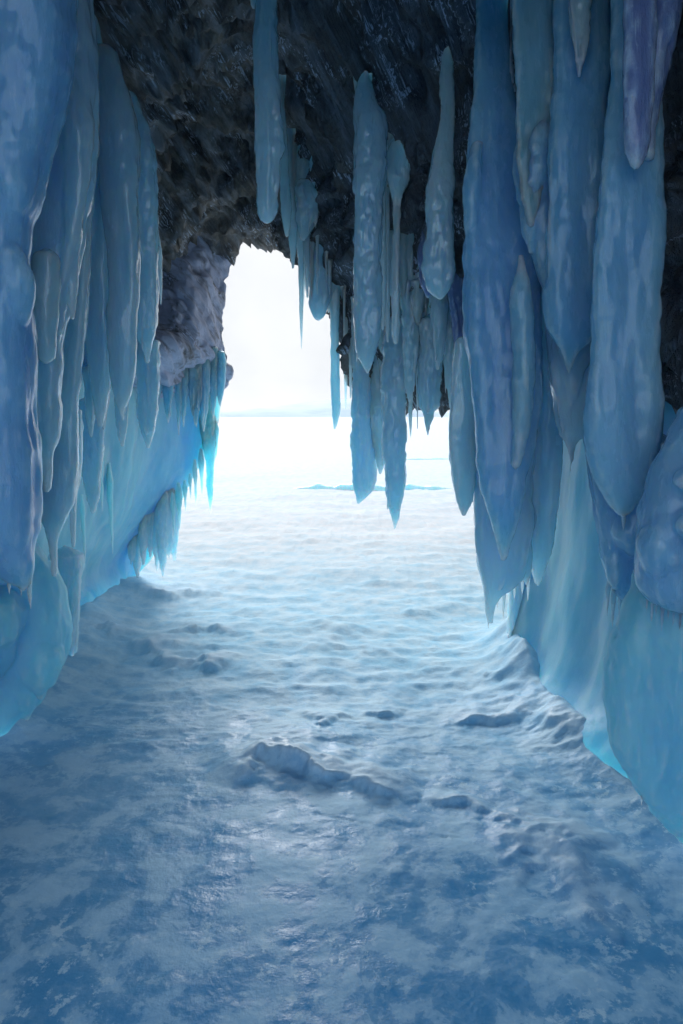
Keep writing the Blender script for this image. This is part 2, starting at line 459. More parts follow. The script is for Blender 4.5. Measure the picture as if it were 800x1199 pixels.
sx = k.n('ShaderNodeSeparateXYZ'); k.l(iso, sx.inputs[0])
big = k.noise(iso, 1.3, 4, .6)
grad = k.math('ADD', sx.outputs['Y'], k.math('MULTIPLY', k.math('SUBTRACT', big, .5), 3.0))
mr = k.n('ShaderNodeMapRange'); mr.interpolation_type = 'SMOOTHSTEP'; k.l(grad, mr.inputs[0]); mr.inputs[1].default_value = 1.7; mr.inputs[2].default_value = 4.9
snowm = mr.outputs[0]
pat = k.noise(iso, 5.6, 7, .66, .25); pat2 = k.noise(iso, 20, 7, .72, .2); zone = k.noise(iso, 1.9, 3, .5)
icecol = k.mix(k.ramp(pat, [(.40, 0.), (.50, .25), (.515, .62), (.60, 1.)]), (.08, .34, .63), (.36, .64, .86))
icecol = k.mix(k.math('MULTIPLY', k.ramp(pat2, [(.54, 0.), (.60, .9)]), k.ramp(zone, [(.45, 0.), (.58, 1.)])), icecol, (.50, .75, .92))
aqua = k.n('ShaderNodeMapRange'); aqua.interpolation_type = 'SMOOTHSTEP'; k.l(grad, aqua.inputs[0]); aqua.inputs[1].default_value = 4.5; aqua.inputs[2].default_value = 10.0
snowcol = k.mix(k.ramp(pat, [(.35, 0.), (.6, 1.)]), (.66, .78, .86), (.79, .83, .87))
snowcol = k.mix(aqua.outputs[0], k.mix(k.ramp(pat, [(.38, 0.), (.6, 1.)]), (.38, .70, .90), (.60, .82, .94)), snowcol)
col = k.mix(snowm, icecol, snowcol)
ca_ = k.n('ShaderNodeAttribute'); ca_.attribute_name = 'drifted_snow'
col = k.mix(k.math('MULTIPLY', ca_.outputs['Fac'], k.ramp(pat2, [(.35, .5), (.55, 1.)])), col, (.64, .82, .95))
grit = k.math('MULTIPLY', k.ramp(k.noise(iso, 75, 2, .5), [(.76, 0.), (.79, 1.)]), k.ramp(k.noise(iso, 2.2, 3, .5), [(.45, 0.), (.6, .8)]))
col = k.mix(grit, col, (.05, .06, .08))
k.l(col, b.inputs['Base Color'])
k.l(k.math('MAXIMUM', k.ramp(pat, [(.4, .28), (.62, .6)]), k.math('MULTIPLY', snowm, .75)), b.inputs['Roughness']); k.l(k.math('SUBTRACT', .28, k.math('MULTIPLY', snowm, .2)), b.inputs['Specular IOR Level'])
b.inputs['IOR'].default_value = 1.31
nb = k.bump(k.noise(iso, 16, 5, .6), .3, .02); nb = k.bump(k.noise(iso, 70, 3, .6), .15, .006, nb)
k.l(nb, b.inputs['Normal'])
M['floor'] = m
tag(link('ground', me, m), kind='structure')

# far shore across the lake
def far_hill():
    px = np.linspace(-400, 1300, 240); D = 5200.0
    base = np.interp(px, [-400, 100, 262, 330, 400, 470, 520, 700, 1300], [4, 6, 7, 15, 21, 17, 6, 4, 9])
    h = base * (1 + .12 * fbm(np.stack([px * .012, px * 0, px * 0], 1), 4, 3))
    V = []; xsn = (px - CX) / F * D
    for j, (fy, fz) in enumerate([(0, -.05), (.12, .45), (.3, .8), (.55, 1.0), (1.0, .9), (1.6, -.1)]):
        for x, hh in zip(xsn, h): V.append((x * (1 + .0 * j), D + fy * 900 + 60 * math.sin(x * .004 + j), hh / F * D * fz * (1 + fy * 900 / D)))
    return V, grid_faces(6, len(px))
m, nt, b = nodes('snowy_shore'); k = NB(nt)
k.l(k.mix(k.ramp(k.noise(k.pos((.004, .004, .02)), 1.0, 5, .6), [(.4, 0.), (.6, 1.)]), (.50, .66, .78), (.66, .79, .86)), b.inputs['Base Color'])
b.inputs['Roughness'].default_value = .9
v, f = far_hill(); tag(link('distant_hills', new_mesh('distant_hills', v, f), m), kind='structure')

# ------------------------------------------------------------------ the cave's rock
E = [(40, 720, 6.9), (90, 600, 7.0), (130, 470, 7.0), (190, 370, 6.9), (253, 297, 6.6), (312, 277, 6.3), (352, 294, 6.0), (398, 380, 5.6), (440, 445, 5.3), (545, 485, 5.0), (640, 600, 4.9), (680, 800, 4.7)]
D_ = [(-70, 800, 4.6), (-60, 620, 4.8), (-10, 440, 5.1), (90, 270, 5.3), (200, 200, 5.3), (260, 140, 5.2), (350, 150, 4.9), (430, 230, 4.7), (500, 300, 4.5), (600, 380, 4.3), (760, 500, 4.1), (790, 860, 3.6)]
C_ = [(-150, 900, 3.3), (-150, 650, 3.3), (-120, 400, 3.4), (10, 130, 3.6), (90, -20, 3.6), (200, -60, 3.5), (330, -40, 3.4), (430, -20, 3.4), (560, -10, 3.3), (760, 40, 3.1), (840, 400, 2.9), (860, 960, 2.7)]
rows = [[P(*q) for q in E], [P(*q) for q in D_], [P(*q) for q in C_]]
arch = [(-1.95, -.2), (-2.05, .9), (-2.0, 1.9), (-1.75, 2.8), (-1.35, 3.35), (-.8, 3.6), (-.2, 3.65), (.4, 3.6), (1.0, 3.4), (1.55, 2.9), (1.75, 1.7), (1.7, -.2)]
for yy, sc in ((1.5, 1.0), (.2, 1.1), (-1.1, 1.25)):  # rear end left open, shaped to let fill light in from behind
    rows.append([np.array([x * sc, yy, z * (sc if z > 0 else 1)]) for x, z in arch])
G = np.array(rows)
cE = np.array([-.3, 1.2])
def flare(row, r, dy):
    o = []
    for q in row:
        dirv = np.array([q[0] - cE[0], q[2] - cE[1]]); dirv /= np.linalg.norm(dirv)
        if q[2] < .5: dirv[1] *= .1
        o.append(np.array([q[0] + dirv[0] * r, q[1] + dy, q[2] + dirv[1] * r]))
    return o
G = np.array([flare(rows[0], 14, 3.0), flare(rows[0], 5, 1.2), flare(rows[0], 1.2, .5)] + rows + [flare(rows[-1], 3, -.6), flare(rows[-1], 14, -2)])
S = grid_interp(G, 300, 420)
S = np.array(S); N = grid_normals(S)
sN = Vector(STRATA).normalized(); tN = sN.cross(Vector((0, 0, 1))).normalized(); wN = sN.cross(tN)
pts = S.reshape(-1, 3)
loc = np.stack([pts @ np.array(sN), pts @ np.array(tN), pts @ np.array(wN)], 1)
sw = loc[:, 2] * 5.2 + 1.3 * fbm(pts * np.array([1.2, 1.2, 1.2]), 3, 40) + .35 * fbm(loc * np.array([1.5, 6, 6]), 3, 44)
saw = (sw - np.floor(sw)); saw = np.where(saw < .8, saw / .8, (1 - saw) / .2)
sw2 = loc[:, 1] * 9 + 1.1 * fbm(pts * 1.7, 3, 60) + .3 * fbm(loc * np.array([2, 9, 9]), 3, 61)
saw2 = (sw2 - np.floor(sw2)); saw2 = np.where(saw2 < .75, saw2 / .75, (1 - saw2) / .25)
wm = 1 / (1 + np.exp((pts[:, 0] + .35) * 6))
bq = fbm(pts * np.array([1.7, 1.7, 1.9]), 3, 70) * 4.5 + .35 * fbm(pts * 7, 3, 71); bt = bq - np.floor(bq)
blk = np.floor(bq) + np.clip(bt / .3, 0, 1)
d = .085 * blk * wm + .05 * ridged(pts * 5, 3, 74) * wm + .15 * (1 - .6 * wm) * (saw - .6) + .06 * (saw2 - .6) + .16 * fbm(pts * 1.1, 4, 2) + .11 * fbm(loc * np.array([.7, 5, 4.2]), 4, 6) + .035 * ridged(loc * np.array([1.8, 17, 14]), 3, 9) + .014 * fbm(pts * 9, 4, 12)
S = (pts + N.reshape(-1, 3) * d[:, None]).reshape(S.shape)
ROCK = S.reshape(-1, 3).copy()
tag(link('cave_rock', new_mesh('cave_rock', S.reshape(-1, 3), grid_faces(420, 300)), M['rock']), kind='structure')

from mathutils.bvhtree import BVHTree
BVH = BVHTree.FromPolygons([tuple(q) for q in ROCK], grid_faces(420, 300))
def rock_depth(px, py, default):
    dv = Vector(((px - CX) / F, 1, (HY - py) / F)); h = BVH.ray_cast(Vector((0, 0, EYE)), dv.normalized())
    return h[0].y if h[0] is not None else default
# ------------------------------------------------------------------ ice helpers
SEED = [100]
def sd_(): SEED[0] += 7; return SEED[0]

def icicle(label, D, rows, mat='clear', group=None, thick=.85, amp=.16, freq=9., name='icicle', cat='icicle', lean=0., step=.012, parent=None, bmax=.35, root=False):
    parts = [tube_arrays(rows, D, thick, seed=sd_(), amp=amp, freq=freq, lean=lean, step=step, bmax=bmax, sq=2.6)]
    wmax = max(r[2] - r[1] for r in rows)
    if root:
        r0 = sorted(rows)[0]; rg = random.Random(sd_()); c = (r0[1] + r0[2]) / 2; ww = max(r0[2] - r0[1], 8)
        for q in range(5):
            cc = c + (q - 2) * .42 * ww + rg.uniform(-.2, .2) * ww; w2 = ww * rg.uniform(.45, .8); hh = rg.uniform(45, 70)
            parts.append(tube_arrays([(r0[0] - hh, cc - w2 * .3, cc + w2 * .3), (r0[0] - hh * .4, cc - w2 * .6, cc + w2 * .6), (r0[0] + 6, cc - w2 * .5, cc + w2 * .5), (r0[0] + rg.uniform(18, 45), cc - w2 * .12, cc + w2 * .12)], D + .012 + .01 * (q % 2), 1.1, seed=sd_(), amp=.25, freq=14))
    if parent is None and wmax > 19: parts += tips(rows, D, 2, random.Random(sd_()), thick)
    if parent is None and wmax > 12: parts += fringe(rows, D, int(2 + wmax / 9), random.Random(sd_()), thick)
    me = fuse(name, parts, float(np.clip(wmax / F * D / 16, .003, .008)), 1, sd_(), min(.006, wmax / F * D * .03), 16.)
    o = link(name, me, M[mat], parent)
    if parent is None:
        recentre(o); tag(o, label, cat, group)
    else:
        recentre(o); o.location = o.location - parent.location
    return o

def fringe(rows, D, n, rng, thick, edges=False):
    """thin runnels and side drips frozen onto a bigger icicle"""
    out = []
    rows = sorted(rows); y0, y1 = rows[0][0], rows[-1][0]
    for i in range(n):
        ya = y0 + rng.uniform(.05, .55) * (y1 - y0); yb = min(y0 + rng.uniform(.6, 1.0) * (y1 - y0), ya + 190)
        if yb - ya < 25: continue
        t = np.linspace(ya, yb, 6); e = hermite(t, rows)
        u = rng.choice([rng.uniform(.0, .15), rng.uniform(.85, 1.0), rng.uniform(.2, .8)])
        if edges: u = rng.choice([rng.uniform(.0, .12), rng.uniform(.88, 1.0)])
        w_ = rng.uniform(3, 7) * 3.5 / D; rr = []
        ub = np.clip(u, .06, .94); sh = 0
        for q, (y, (l, r)) in enumerate(zip(t, e)):
            c = l + (r - l) * ub if q < 5 else rr[-1][1] * .5 + rr[-1][2] * .5
            ww = w_ * (.25, 1, .95, .85, .6, .15)[q] * rng.uniform(.85, 1.15)
            rr.append((y, c - ww / 2, c + ww / 2))
        half = (e[:4, 1] - e[:4, 0]).mean() / 2 / F * D
        dz = math.sqrt(max(0, 1 - (2 * ub - 1) ** 2)) * min(half * thick, .35)
        out.append(tube_arrays(rr, D - dz * .97, .9, seed=sd_(), amp=.2, freq=14, step=.012))
    return out

def tips(rows, D, n, rng, thick):
    """small tips left hanging where the bigger body draws in"""
    out = []; rows = sorted(rows); y0, y1 = rows[0][0], rows[-1][0]
    for i in range(n):
        ya = y0 + rng.uniform(.45, .86) * (y1 - y0); e = hermite(np.array([ya]), rows)[0]
        w_ = max((e[1] - e[0]) * rng.uniform(.16, .34), 3); sd = rng.choice([-1, 1])
        c = (e[0] + w_ * .45) if sd < 0 else (e[1] - w_ * .45)
        L = rng.uniform(.10, .22) * (y1 - y0)
        L = min(max(L, 16), 75)
        rr = [(ya - L * .9, c - sd * w_ * .3 - w_ * .3, c - sd * w_ * .3 + w_ * .3), (ya - .2 * L, c - w_ * .5, c + w_ * .5), (ya + .25 * L, c - w_ * .46, c + w_ * .46), (ya + .55 * L, c - w_ * .34, c + w_ * .34),
              (ya + .7 * L, c - w_ * .17, c + w_ * .17), (ya + L, c - .5, c + .5)]
        out.append(tube_arrays(rr, D - rng.uniform(-.2, .6) * min((e[1] - e[0]) / 2 / F * D * thick, .3), .85, seed=sd_(), amp=.2, freq=12))
    return out

def ribs(rows, D, n, rng, bt, thick):
    """lobes of later flow frozen on the front of a pillar"""
    out = []
    rows = sorted(rows); y0, y1 = rows[0][0], rows[-1][0]
    for i in range(n):
        u = (i + .5) / n + rng.uniform(-.08, .08)
        ya = y0 + rng.uniform(0, .25) * (y1 - y0); yb = y0 + rng.uniform(.55, .93) * (y1 - y0)
        rr = []
        t = np.linspace(ya, yb, 7); e = hermite(t, rows)
        wob = rng.uniform(0, 6)
        for q, (y, (l, r)) in enumerate(zip(t, e)):
            w_ = (r - l) / n * rng.uniform(.5, .85) * (.18, .75, 1, .95, .85, .6, .12)[q]
            c = l + (r - l) * np.clip(u + .03 * math.sin(q + wob), .1, .9)
            rr.append((y, c - w_ / 2, c + w_ / 2))
        half = (e[:, 1] - e[:, 0]).mean() / 2 / F * D
        sh = math.sqrt(max(0, 1 - (2 * u - 1) ** 2)) * min(half * thick, .35)
        out.append(tube_arrays(rr, D - sh * .85, .9, seed=sd_(), amp=.18))
    return out

def pillar(label, D, rows, mat='blue', thick=.6, nr=3, extra=(), group=None, name='ice_pillar', cat='ice pillar', voxel=.010, amp=.008, freq=6., drips=(), bmax=.35, lean=0., seed=1, sq=3.4):
    rng = random.Random(seed * 13 + 5)
    parts = [tube_arrays(rows, D, thick, seed=sd_(), amp=.10, freq=5., step=.012, bmax=bmax, lean=lean, sq=sq)]
    parts += ribs(rows, D, nr, rng, 0, thick) if nr else []
    parts += fringe(rows, D, 2 + nr, rng, thick, True) + tips(rows, D, 2 + nr, rng, thick)
    for e in extra:
        parts.append(tube_arrays(e[1], e[0], e[2] if len(e) > 2 else .8, seed=sd_(), amp=.15, step=.02))
    o = link(name, fuse(name, parts, voxel, 2, sd_(), amp, freq), M[mat])
    recentre(o); tag(o, label, cat, group)
    for dp in drips: drip(o, *dp[:4], D + .01)
    return o

def drip(parent, px, y0, y1, w_, D, mat=None):
    """a small icicle grown on a bigger mass: its root is buried in the mass"""
    rng = random.Random(int(px * 31 + y0 * 7)); L = y1 - y0; k_ = rng.uniform(.85, 1.2)
    rows = [(y0 - .35 * L, px - w_ * .25, px + w_ * .25), (y0, px - w_ * .6, px + w_ * .55), (y0 + L * .25, px - w_ * .42 * k_, px + w_ * .4), (y0 + L * .5, px - w_ * .24, px + w_ * .28 * k_),
            (y0 + L * .62, px - w_ * .26, px + w_ * .27), (y0 + L * .85, px - w_ * .12, px + w_ * .14), (y1, px - .3, px + .3)]
    icicle(None, D, rows, mat or next(k_ for k_ in M if M[k_] == parent.data.materials[0]), parent=parent, name='drip', step=.006, amp=.2, freq=16, lean=-.12)

def wall(name, label, cat, ctrl, mat, nu, nv, back, amp=(.09, .03), seed=1, fz=.35, kind=None):
    G = np.array([[P(*q) for q in r] for r in ctrl])
    S = grid_interp(G, nu, nv); N = grid_normals(S); pts = S.reshape(-1, 3)
    d = amp[0] * fbm(pts * np.array([3, 3, 3 * fz]), 3, seed) + amp[1] * (1 - 2 * np.abs(fbm(pts * np.array([9, 9, 9 * .2]), 3, seed + 4))) + .25 * amp[1] * fbm(pts * 14, 3, seed + 9)
    nn = N.reshape(-1, 3)
    tocam = np.array([0, 0, EYE]) - pts
    nn = nn * np.sign((nn * tocam).sum(1))[:, None]
    S2 = (pts + nn * d[:, None]).reshape(S.shape)
    v, f = slab(S2, np.array(back))
    me = new_mesh(name, v, f)
    bm = bmesh.new(); bm.from_mesh(me); bmesh.ops.recalc_face_normals(bm, faces=bm.faces); bm.to_mesh(me); bm.free()
    o = link(name, me, M[mat]); recentre(o); tag(o, label, cat)
    return o

# ------------------------------------------------------------------ left side
LW = wall('ice_wall', 'long translucent blue ice wall along the left side of the cave floor', 'ice wall', [
    [(-140, 330, 3.0), (10, 370, 3.6), (85, 385, 4.6), (150, 395, 5.6), (210, 395, 6.2), (262, 400, 6.35)],
    [(-140, 500, 3.1), (5, 500, 3.7), (85, 500, 4.7), (155, 510, 5.6), (212, 510, 6.2), (257, 490, 6.5)],
    [(-140, 640, 3.2), (-5, 640, 3.8), (75, 620, 4.8), (140, 590, 5.6), (190, 580, 6.2), (228, 560, 6.5)],
    [(-140, 800, 3.2), (-15, 760, 3.8), (55, 720, 4.7), (100, 680, 5.6), (145, 655, 6.3), (178, 648, 6.6)],
    [(-130, 930, 3.05), (0, 870, 3.4), (45, 812, 3.95), (80, 772, 4.5), (118, 718, 5.55), (152, 684, 6.55)]],
    'teal', 150, 110, (-.35, .05, 0), amp=(.07, .012), seed=4)
for px, y0, y1, w_, D in [(245, 500, 603, 16, 6.45), (236, 540, 582, 6, 6.4), (229, 552, 592, 5, 6.3), (223, 562, 584, 4, 6.3), (217, 572, 600, 5, 6.3), (210, 580, 622, 6, 6.25), (252, 505, 540, 8, 6.45),
                          (203, 590, 628, 5, 6.2), (130, 570, 650, 7, 5.35), (118, 530, 600, 9, 5.15), (98, 600, 660, 6, 4.8)]:
    drip(LW, px, y0, y1, w_, D - .02)

def crag(o):
    """slanting broken plates"""
    me = o.data; n = len(me.vertices); a = np.empty(n * 3); me.vertices.foreach_get('co', a); a = a.reshape(-1, 3)
    q = np.empty(n * 3); me.vertices.foreach_get('normal', q); q = q.reshape(-1, 3)
    d = .012 * ridged(a * 4, 3, 311)
    for ax, fq, am in (((.86, -.2, .46), 4.0, .055), ((.80, .3, .52), 11., .016)):
        v_ = a @ np.array(ax) * fq + .8 * fbm(a * 2.2, 3, 301) + .25 * fbm(a * 9, 2, 303); v_ -= np.floor(v_)
        d = d + am * (np.where(v_ < .8, v_ / .8, (1 - v_) / .2) - .5)
    a = a + q * d[:, None]
    me.vertices.foreach_set('co', a.ravel()); me.update()
def lump(label, parts, mat, name, cat, voxel=.03, amp=.02, freq=6, zs=.3):
    o = link(name, fuse(name, [tube_arrays(r, D, t, seed=sd_(), amp=.2, freq=5, step=.03, bmax=.5) for D, r, t in parts], voxel, 3, sd_(), amp, freq, zs), M[mat])
    recentre(o); return tag(o, label, cat)
wall('ice_sheet', 'ice sheet coating the upper left rock behind the left columns', 'ice sheet', [
    [(-80, -30, 3.3), (20, -30, 3.5), (60, -20, 3.7), (84, -10, 3.9)],
    [(-80, 120, 3.3), (20, 120, 3.6), (85, 120, 3.9), (128, 120, 4.2)],
    [(-80, 260, 3.3), (20, 260, 3.7), (110, 260, 4.1), (178, 255, 4.6)],
    [(-80, 430, 3.4), (20, 430, 3.8), (110, 430, 4.4), (176, 410, 5.0)]], 'blue', 70, 90, (-.2, .15, 0), amp=(.06, .03), seed=41)
LG = wall('rock_ledge', 'frost-covered rock ledge beside the left edge of the cave mouth', 'rock ledge', [
    [(140, 215, 5.7), (185, 218, 6.0), (225, 224, 6.3), (264, 250, 6.65)],
    [(140, 300, 5.6), (185, 290, 5.95), (228, 292, 6.15), (270, 300, 6.55)],
    [(140, 350, 5.4), (182, 352, 5.8), (225, 345, 5.95), (263, 350, 6.4)],
    [(140, 400, 5.2), (185, 405, 5.45), (225, 402, 5.75), (260, 392, 6.25)],
    [(140, 440, 5.3), (190, 440, 5.6), (230, 436, 5.95), (267, 436, 6.25)],
    [(140, 462, 5.7), (190, 462, 6.0), (230, 460, 6.3), (262, 458, 6.5)]], 'frost_rock', 110, 150, (-.5, .5, 0), amp=(.05, .0), seed=71, fz=1)
crag(LG)

pillar('smooth blue ice face at the far left edge with one drip below', 2.3, [(-60, -130, 84), (60, -130, 78), (200, -130, 50), (300, -130, 32), (450, -130, 42), (560, -130, 48), (620, -120, 44), (650, -70, 40), (672, -10, 38), (684, 20, 36)],
       'blue', .5, 0, drips=[(34, 658, 714, 9, 0), (24, 668, 700, 6, 0), (10, 666, 698, 7, 0)], seed=2)
pillar('broad knobbly ice column beside the smooth far left face', 2.8, [(-40, 20, 96), (120, 22, 110), (220, 28, 104), (300, 32, 92), (340, 28, 82), (370, 22, 76), (410, 20, 72), (440, 27, 70), (490, 34, 69), (515, 40, 66), (530, 46, 60), (550, 50, 59), (574, 54, 57)],
       'clear', .7, 2, extra=[(2.65, [(300, 42, 66), (380, 40, 66), (420, 46, 62)], .9)], seed=3)
icicle('short bulb of ice hanging beside the knobbly left column', 2.35, [(280, 0, 28), (340, 10, 33), (362, 15, 33), (378, 18, 30), (386, 22, 27)])
pillar('long ice column on the left ending in a thin dripping tip near the floor', 3.2, [(60, 66, 112), (230, 72, 108), (340, 76, 102), (420, 72, 96), (500, 64, 90), (560, 52, 88), (595, 48, 80), (615, 54, 72), (640, 59, 66), (674, 62, 65)], 'clear', .7, 2, seed=4)
pillar('blunt ice column left of the two rounded left ones', 3.7, [(20, 84, 112), (150, 90, 128), (280, 97, 128), (350, 99, 130), (400, 102, 132), (450, 106, 128), (480, 112, 124), (500, 115, 120)], 'clear', .8, 2, seed=5, voxel=.016)
pillar('rounded ice column with a bulging lower end on the left wall', 3.6, [(60, 104, 136), (150, 112, 158), (250, 122, 160), (330, 130, 162), (380, 127, 160), (430, 129, 158), (460, 134, 152), (478, 139, 147), (492, 142, 144)], 'clear', .8, 2, seed=6, voxel=.016)
icicle('slim ice column nearest the frosty ledge on the left', 3.9, [(110, 140, 158), (180, 148, 182), (280, 158, 183), (350, 160, 185), (395, 163, 180), (410, 168, 176), (424, 171, 174)])
icicle('thin icicle over the dark rock above the frosty ledge', 4.6, [(290, 183, 190), (330, 186, 190), (356, 188, 189)])
for i, (D, rows, lab) in enumerate([
    (4.5, [(400, 132, 152), (480, 136, 150), (505, 138, 148), (522, 142, 145)], 'stubby pale icicle low on the left wall under the rounded column'),
    (4.8, [(400, 158, 186), (480, 163, 184), (505, 167, 180), (524, 172, 175)], 'wide blunt icicle on the teal part of the left wall'),
    (4.2, [(430, 98, 116), (475, 101, 113), (500, 104, 110), (512, 106, 108)], 'short icicle left of the stubby one on the left wall'),
    (4.3, [(420, 112, 130), (465, 115, 128), (488, 118, 125), (503, 121, 123)], 'small icicle between the short and the stubby one on the left wall'),
    (4.6, [(470, 92, 122), (540, 96, 120), (580, 102, 116), (600, 107, 111)], 'rounded pale bulge of ice low on the left wall'),
    (4.0, [(480, 78, 96), (560, 80, 94), (580, 82, 90), (640, 85, 88)], 'narrow dark icicle right of the long left column')]):
    icicle(lab, D, rows, 'clear')
pillar('stout blue ice mound rising from the floor at the lower left corner', 3.3, [(640, -140, 40), (690, -140, 66), (740, -140, 74), (780, -140, 66), (820, -140, 40), (860, -140, 5), (890, -140, -30)], 'teal', .35, 1, seed=8, name='ice_mound', cat='ice mound')
icicle('pale icy rib standing on the floor under the long left column', 4.4, [(650, 58, 96), (700, 62, 92), (760, 66, 88), (800, 70, 84)], 'frosty', name='ice_rib', cat='ice rib')
lump('frosty white ice beard just above the snow left of the cave mouth',
     [(6.3 + .05 * math.sin(i * 2.1), [(572 + 6 * math.sin(i), x - 5, x + 5), (600, x - 7, x + 7), (628 + 9 * math.sin(i * 1.7), x - 5.5, x + 5.5), (652 + 12 * math.sin(i * 1.7), x - 3, x + 3), (664 + 13 * math.sin(i * 1.7), x - .8, x + .8)], .9)
      for i, x in enumerate((154, 161, 168, 176, 184, 191, 198, 204))], 'frosty', 'frost_beard', 'frosted ice', .012, .012, 14, .25)

# ------------------------------------------------------------------ icicles of the middle
GI = 'icicles hanging from the dark rock in the middle'
mid = [
 ('tall ice column on the left of the middle rock, reaching the top of the photo', 4.5, [(-25, 303, 324), (30, 299, 323), (100, 297, 327), (160, 298, 330), (220, 300, 326), (248, 301, 325), (258, 307, 319)], 'clear'),
 ('narrow ice rib fused to the right of the tall left column', 4.5, [(85, 322, 330), (150, 325, 336), (200, 327, 339), (255, 330, 341), (276, 334, 338)], 'clear'),
 ('second narrow rib right of the tall column, ending in a fine point', 4.5, [(150, 332, 341), (200, 335, 346), (250, 337, 348), (300, 340, 346), (314, 342, 344)], 'clear'),
 ('hair-thin long icicle hanging into the sky at the top of the cave mouth', 4.7, [(220, 348, 357), (300, 349, 356), (370, 351, 355), (408, 352.5, 353.7)], 'clear'),
 ('short thin icicle right of the hair-thin one', 4.7, [(250, 356, 363), (300, 357, 363), (348, 359, 361)], 'clear'),
 ('round knob of ice stuck to the rock above the hair-thin icicle', 4.6, [(212, 350, 362), (226, 346, 371), (250, 346, 372), (266, 349, 366), (280, 352, 358)], 'clear'),
 ('blunt square-ended ice stub above the sky', 4.9, [(285, 363, 384), (330, 362, 386), (355, 363, 385), (368, 366, 381), (373, 369, 377)], 'clear'),
 ('long slender icicle hanging alone against the sky', 5.2, [(330, 387, 398), (400, 387, 397), (450, 387, 398), (480, 388.5, 399), (492, 390, 396.5), (502, 391, 393)], 'clear'),
 ('thickest icicle of the middle group with a bulging pointed end', 4.0, [(85, 421, 431), (115, 416, 440), (145, 416, 450), (250, 416, 448), (350, 415, 446), (385, 416, 443), (410, 418, 441), (425, 424, 437), (437, 429.5, 432)], 'clear'),
 ('thin rod of ice touching the right side of the thickest icicle', 4.0, [(160, 443, 450), (250, 444, 452), (330, 445, 453), (385, 447, 450)], 'clear'),
 ('straight thin rod of ice between the thickest icicle and the knob-topped one', 4.05, [(190, 450, 456), (280, 450, 457), (370, 451, 457), (400, 453, 455)], 'clear'),
 ('icicle with a fat knob at its top and a thin straight stem', 4.1, [(165, 460, 468), (188, 453, 478), (208, 454, 478), (230, 459, 471), (245, 460, 468), (320, 459, 467), (385, 459, 468), (402, 462, 465)], 'clear'),
 ('pale wide ice curtain with a ragged lower edge against the snow', 5.1, [(395, 413, 448), (460, 413, 441), (520, 413, 441), (560, 415, 441), (574, 416, 437), (582, 417, 428), (589, 418, 421)], 'frosty'),
 ('shorter pale icicle between the wide curtain and the longest pointed one', 5.05, [(395, 432, 455), (480, 434, 453), (520, 437, 452), (538, 441, 451), (555, 444, 446)], 'clear'),
 ('longest pointed ice blade of the middle, its tip over the snow', 4.9, [(375, 448, 476), (440, 450, 476), (500, 450, 476), (540, 451, 474), (580, 454, 471), (605, 459, 467), (619, 461.5, 463)], 'clear'),
 ('heavy round-ended icicle with a narrow neck, right of the knob-topped one', 3.8, [(50, 519, 525), (85, 515, 530), (108, 514, 531), (125, 516, 529), (180, 508, 529), (220, 502, 530), (280, 500, 531), (320, 498, 531), (337, 502, 528), (347, 509, 521)], 'clear'),
 ('icicle hanging below the heavy round-ended one', 4.4, [(320, 504, 525), (380, 506, 523), (410, 508, 520), (432, 511, 514)], 'clear'),
 ('squat icicle with a drop-shaped tip against the snow', 4.7, [(375, 490, 518), (450, 492, 516), (475, 493, 515), (482, 496, 508), (492, 497, 506), (500, 499, 503), (510, 500.3, 501.7)], 'clear'),
 ('dark pointed icicle just left of the big right pillar', 4.5, [(350, 517, 538), (410, 519, 538), (440, 521, 536), (460, 524, 532), (477, 526.5, 528.5)], 'clear'),
 ('short icicle with a rounded end between blade and squat icicle', 4.7, [(330, 468, 492), (400, 471, 490), (440, 474, 486), (455, 476, 484), (470, 478.5, 481.5)], 'clear'),
 ('fine icicle just left of the wide pale curtain', 5.2, [(365, 402, 408), (440, 403, 407), (478, 404.4, 405.6)], 'clear'),
 ('finer short icicle touching the left edge of the wide pale curtain', 5.2, [(385, 408, 413), (440, 409, 412.5), (466, 410, 411.6)], 'clear'),
 ('needle of ice left of the squat drop-tipped icicle', 4.8, [(400, 486, 491), (460, 487.5, 490), (502, 488.5, 489.5)], 'clear'),
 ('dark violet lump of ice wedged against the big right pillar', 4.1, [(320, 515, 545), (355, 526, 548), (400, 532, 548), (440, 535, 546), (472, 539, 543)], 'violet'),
 ('small stub of ice under the rod right of the thickest icicle', 4.5, [(370, 440, 458), (395, 441, 457), (412, 445, 452)], 'clear'),
 ('small icicle stub hung behind the knob-topped one', 4.4, [(360, 463, 478), (400, 465, 476), (425, 468, 473)], 'clear'),
 ('stub of ice right of the knob-topped icicle on dark rock', 4.4, [(330, 480, 496), (360, 482, 496), (378, 486, 492)], 'clear'),
 ('flat wide ice stub behind the heavy round-ended icicle', 4.7, [(355, 488, 512), (385, 488, 514), (405, 492, 508)], 'clear'),
 ('small icicle fringe piece under the thickest icicle', 4.9, [(400, 417, 432), (440, 418, 430), (462, 420, 427)], 'clear'),
 ('tiny drop icicle close to the big right pillar edge', 4.6, [(420, 530, 540), (450, 531, 538), (468, 533.5, 535.5)], 'clear'),
]
for lab, D, rows, mt in mid:
    big = max(r[2] - r[1] for r in rows) > 20
    r0 = rows[0]; D = min(max(D - 1.1, rock_depth((r0[1] + r0[2]) / 2, r0[0] + 3, D) + .02), D + .6)
    icicle(lab, D, rows, mt, GI, amp=.2 if big else .13, freq=11 if big else 16, root=rows[0][0] < 345)

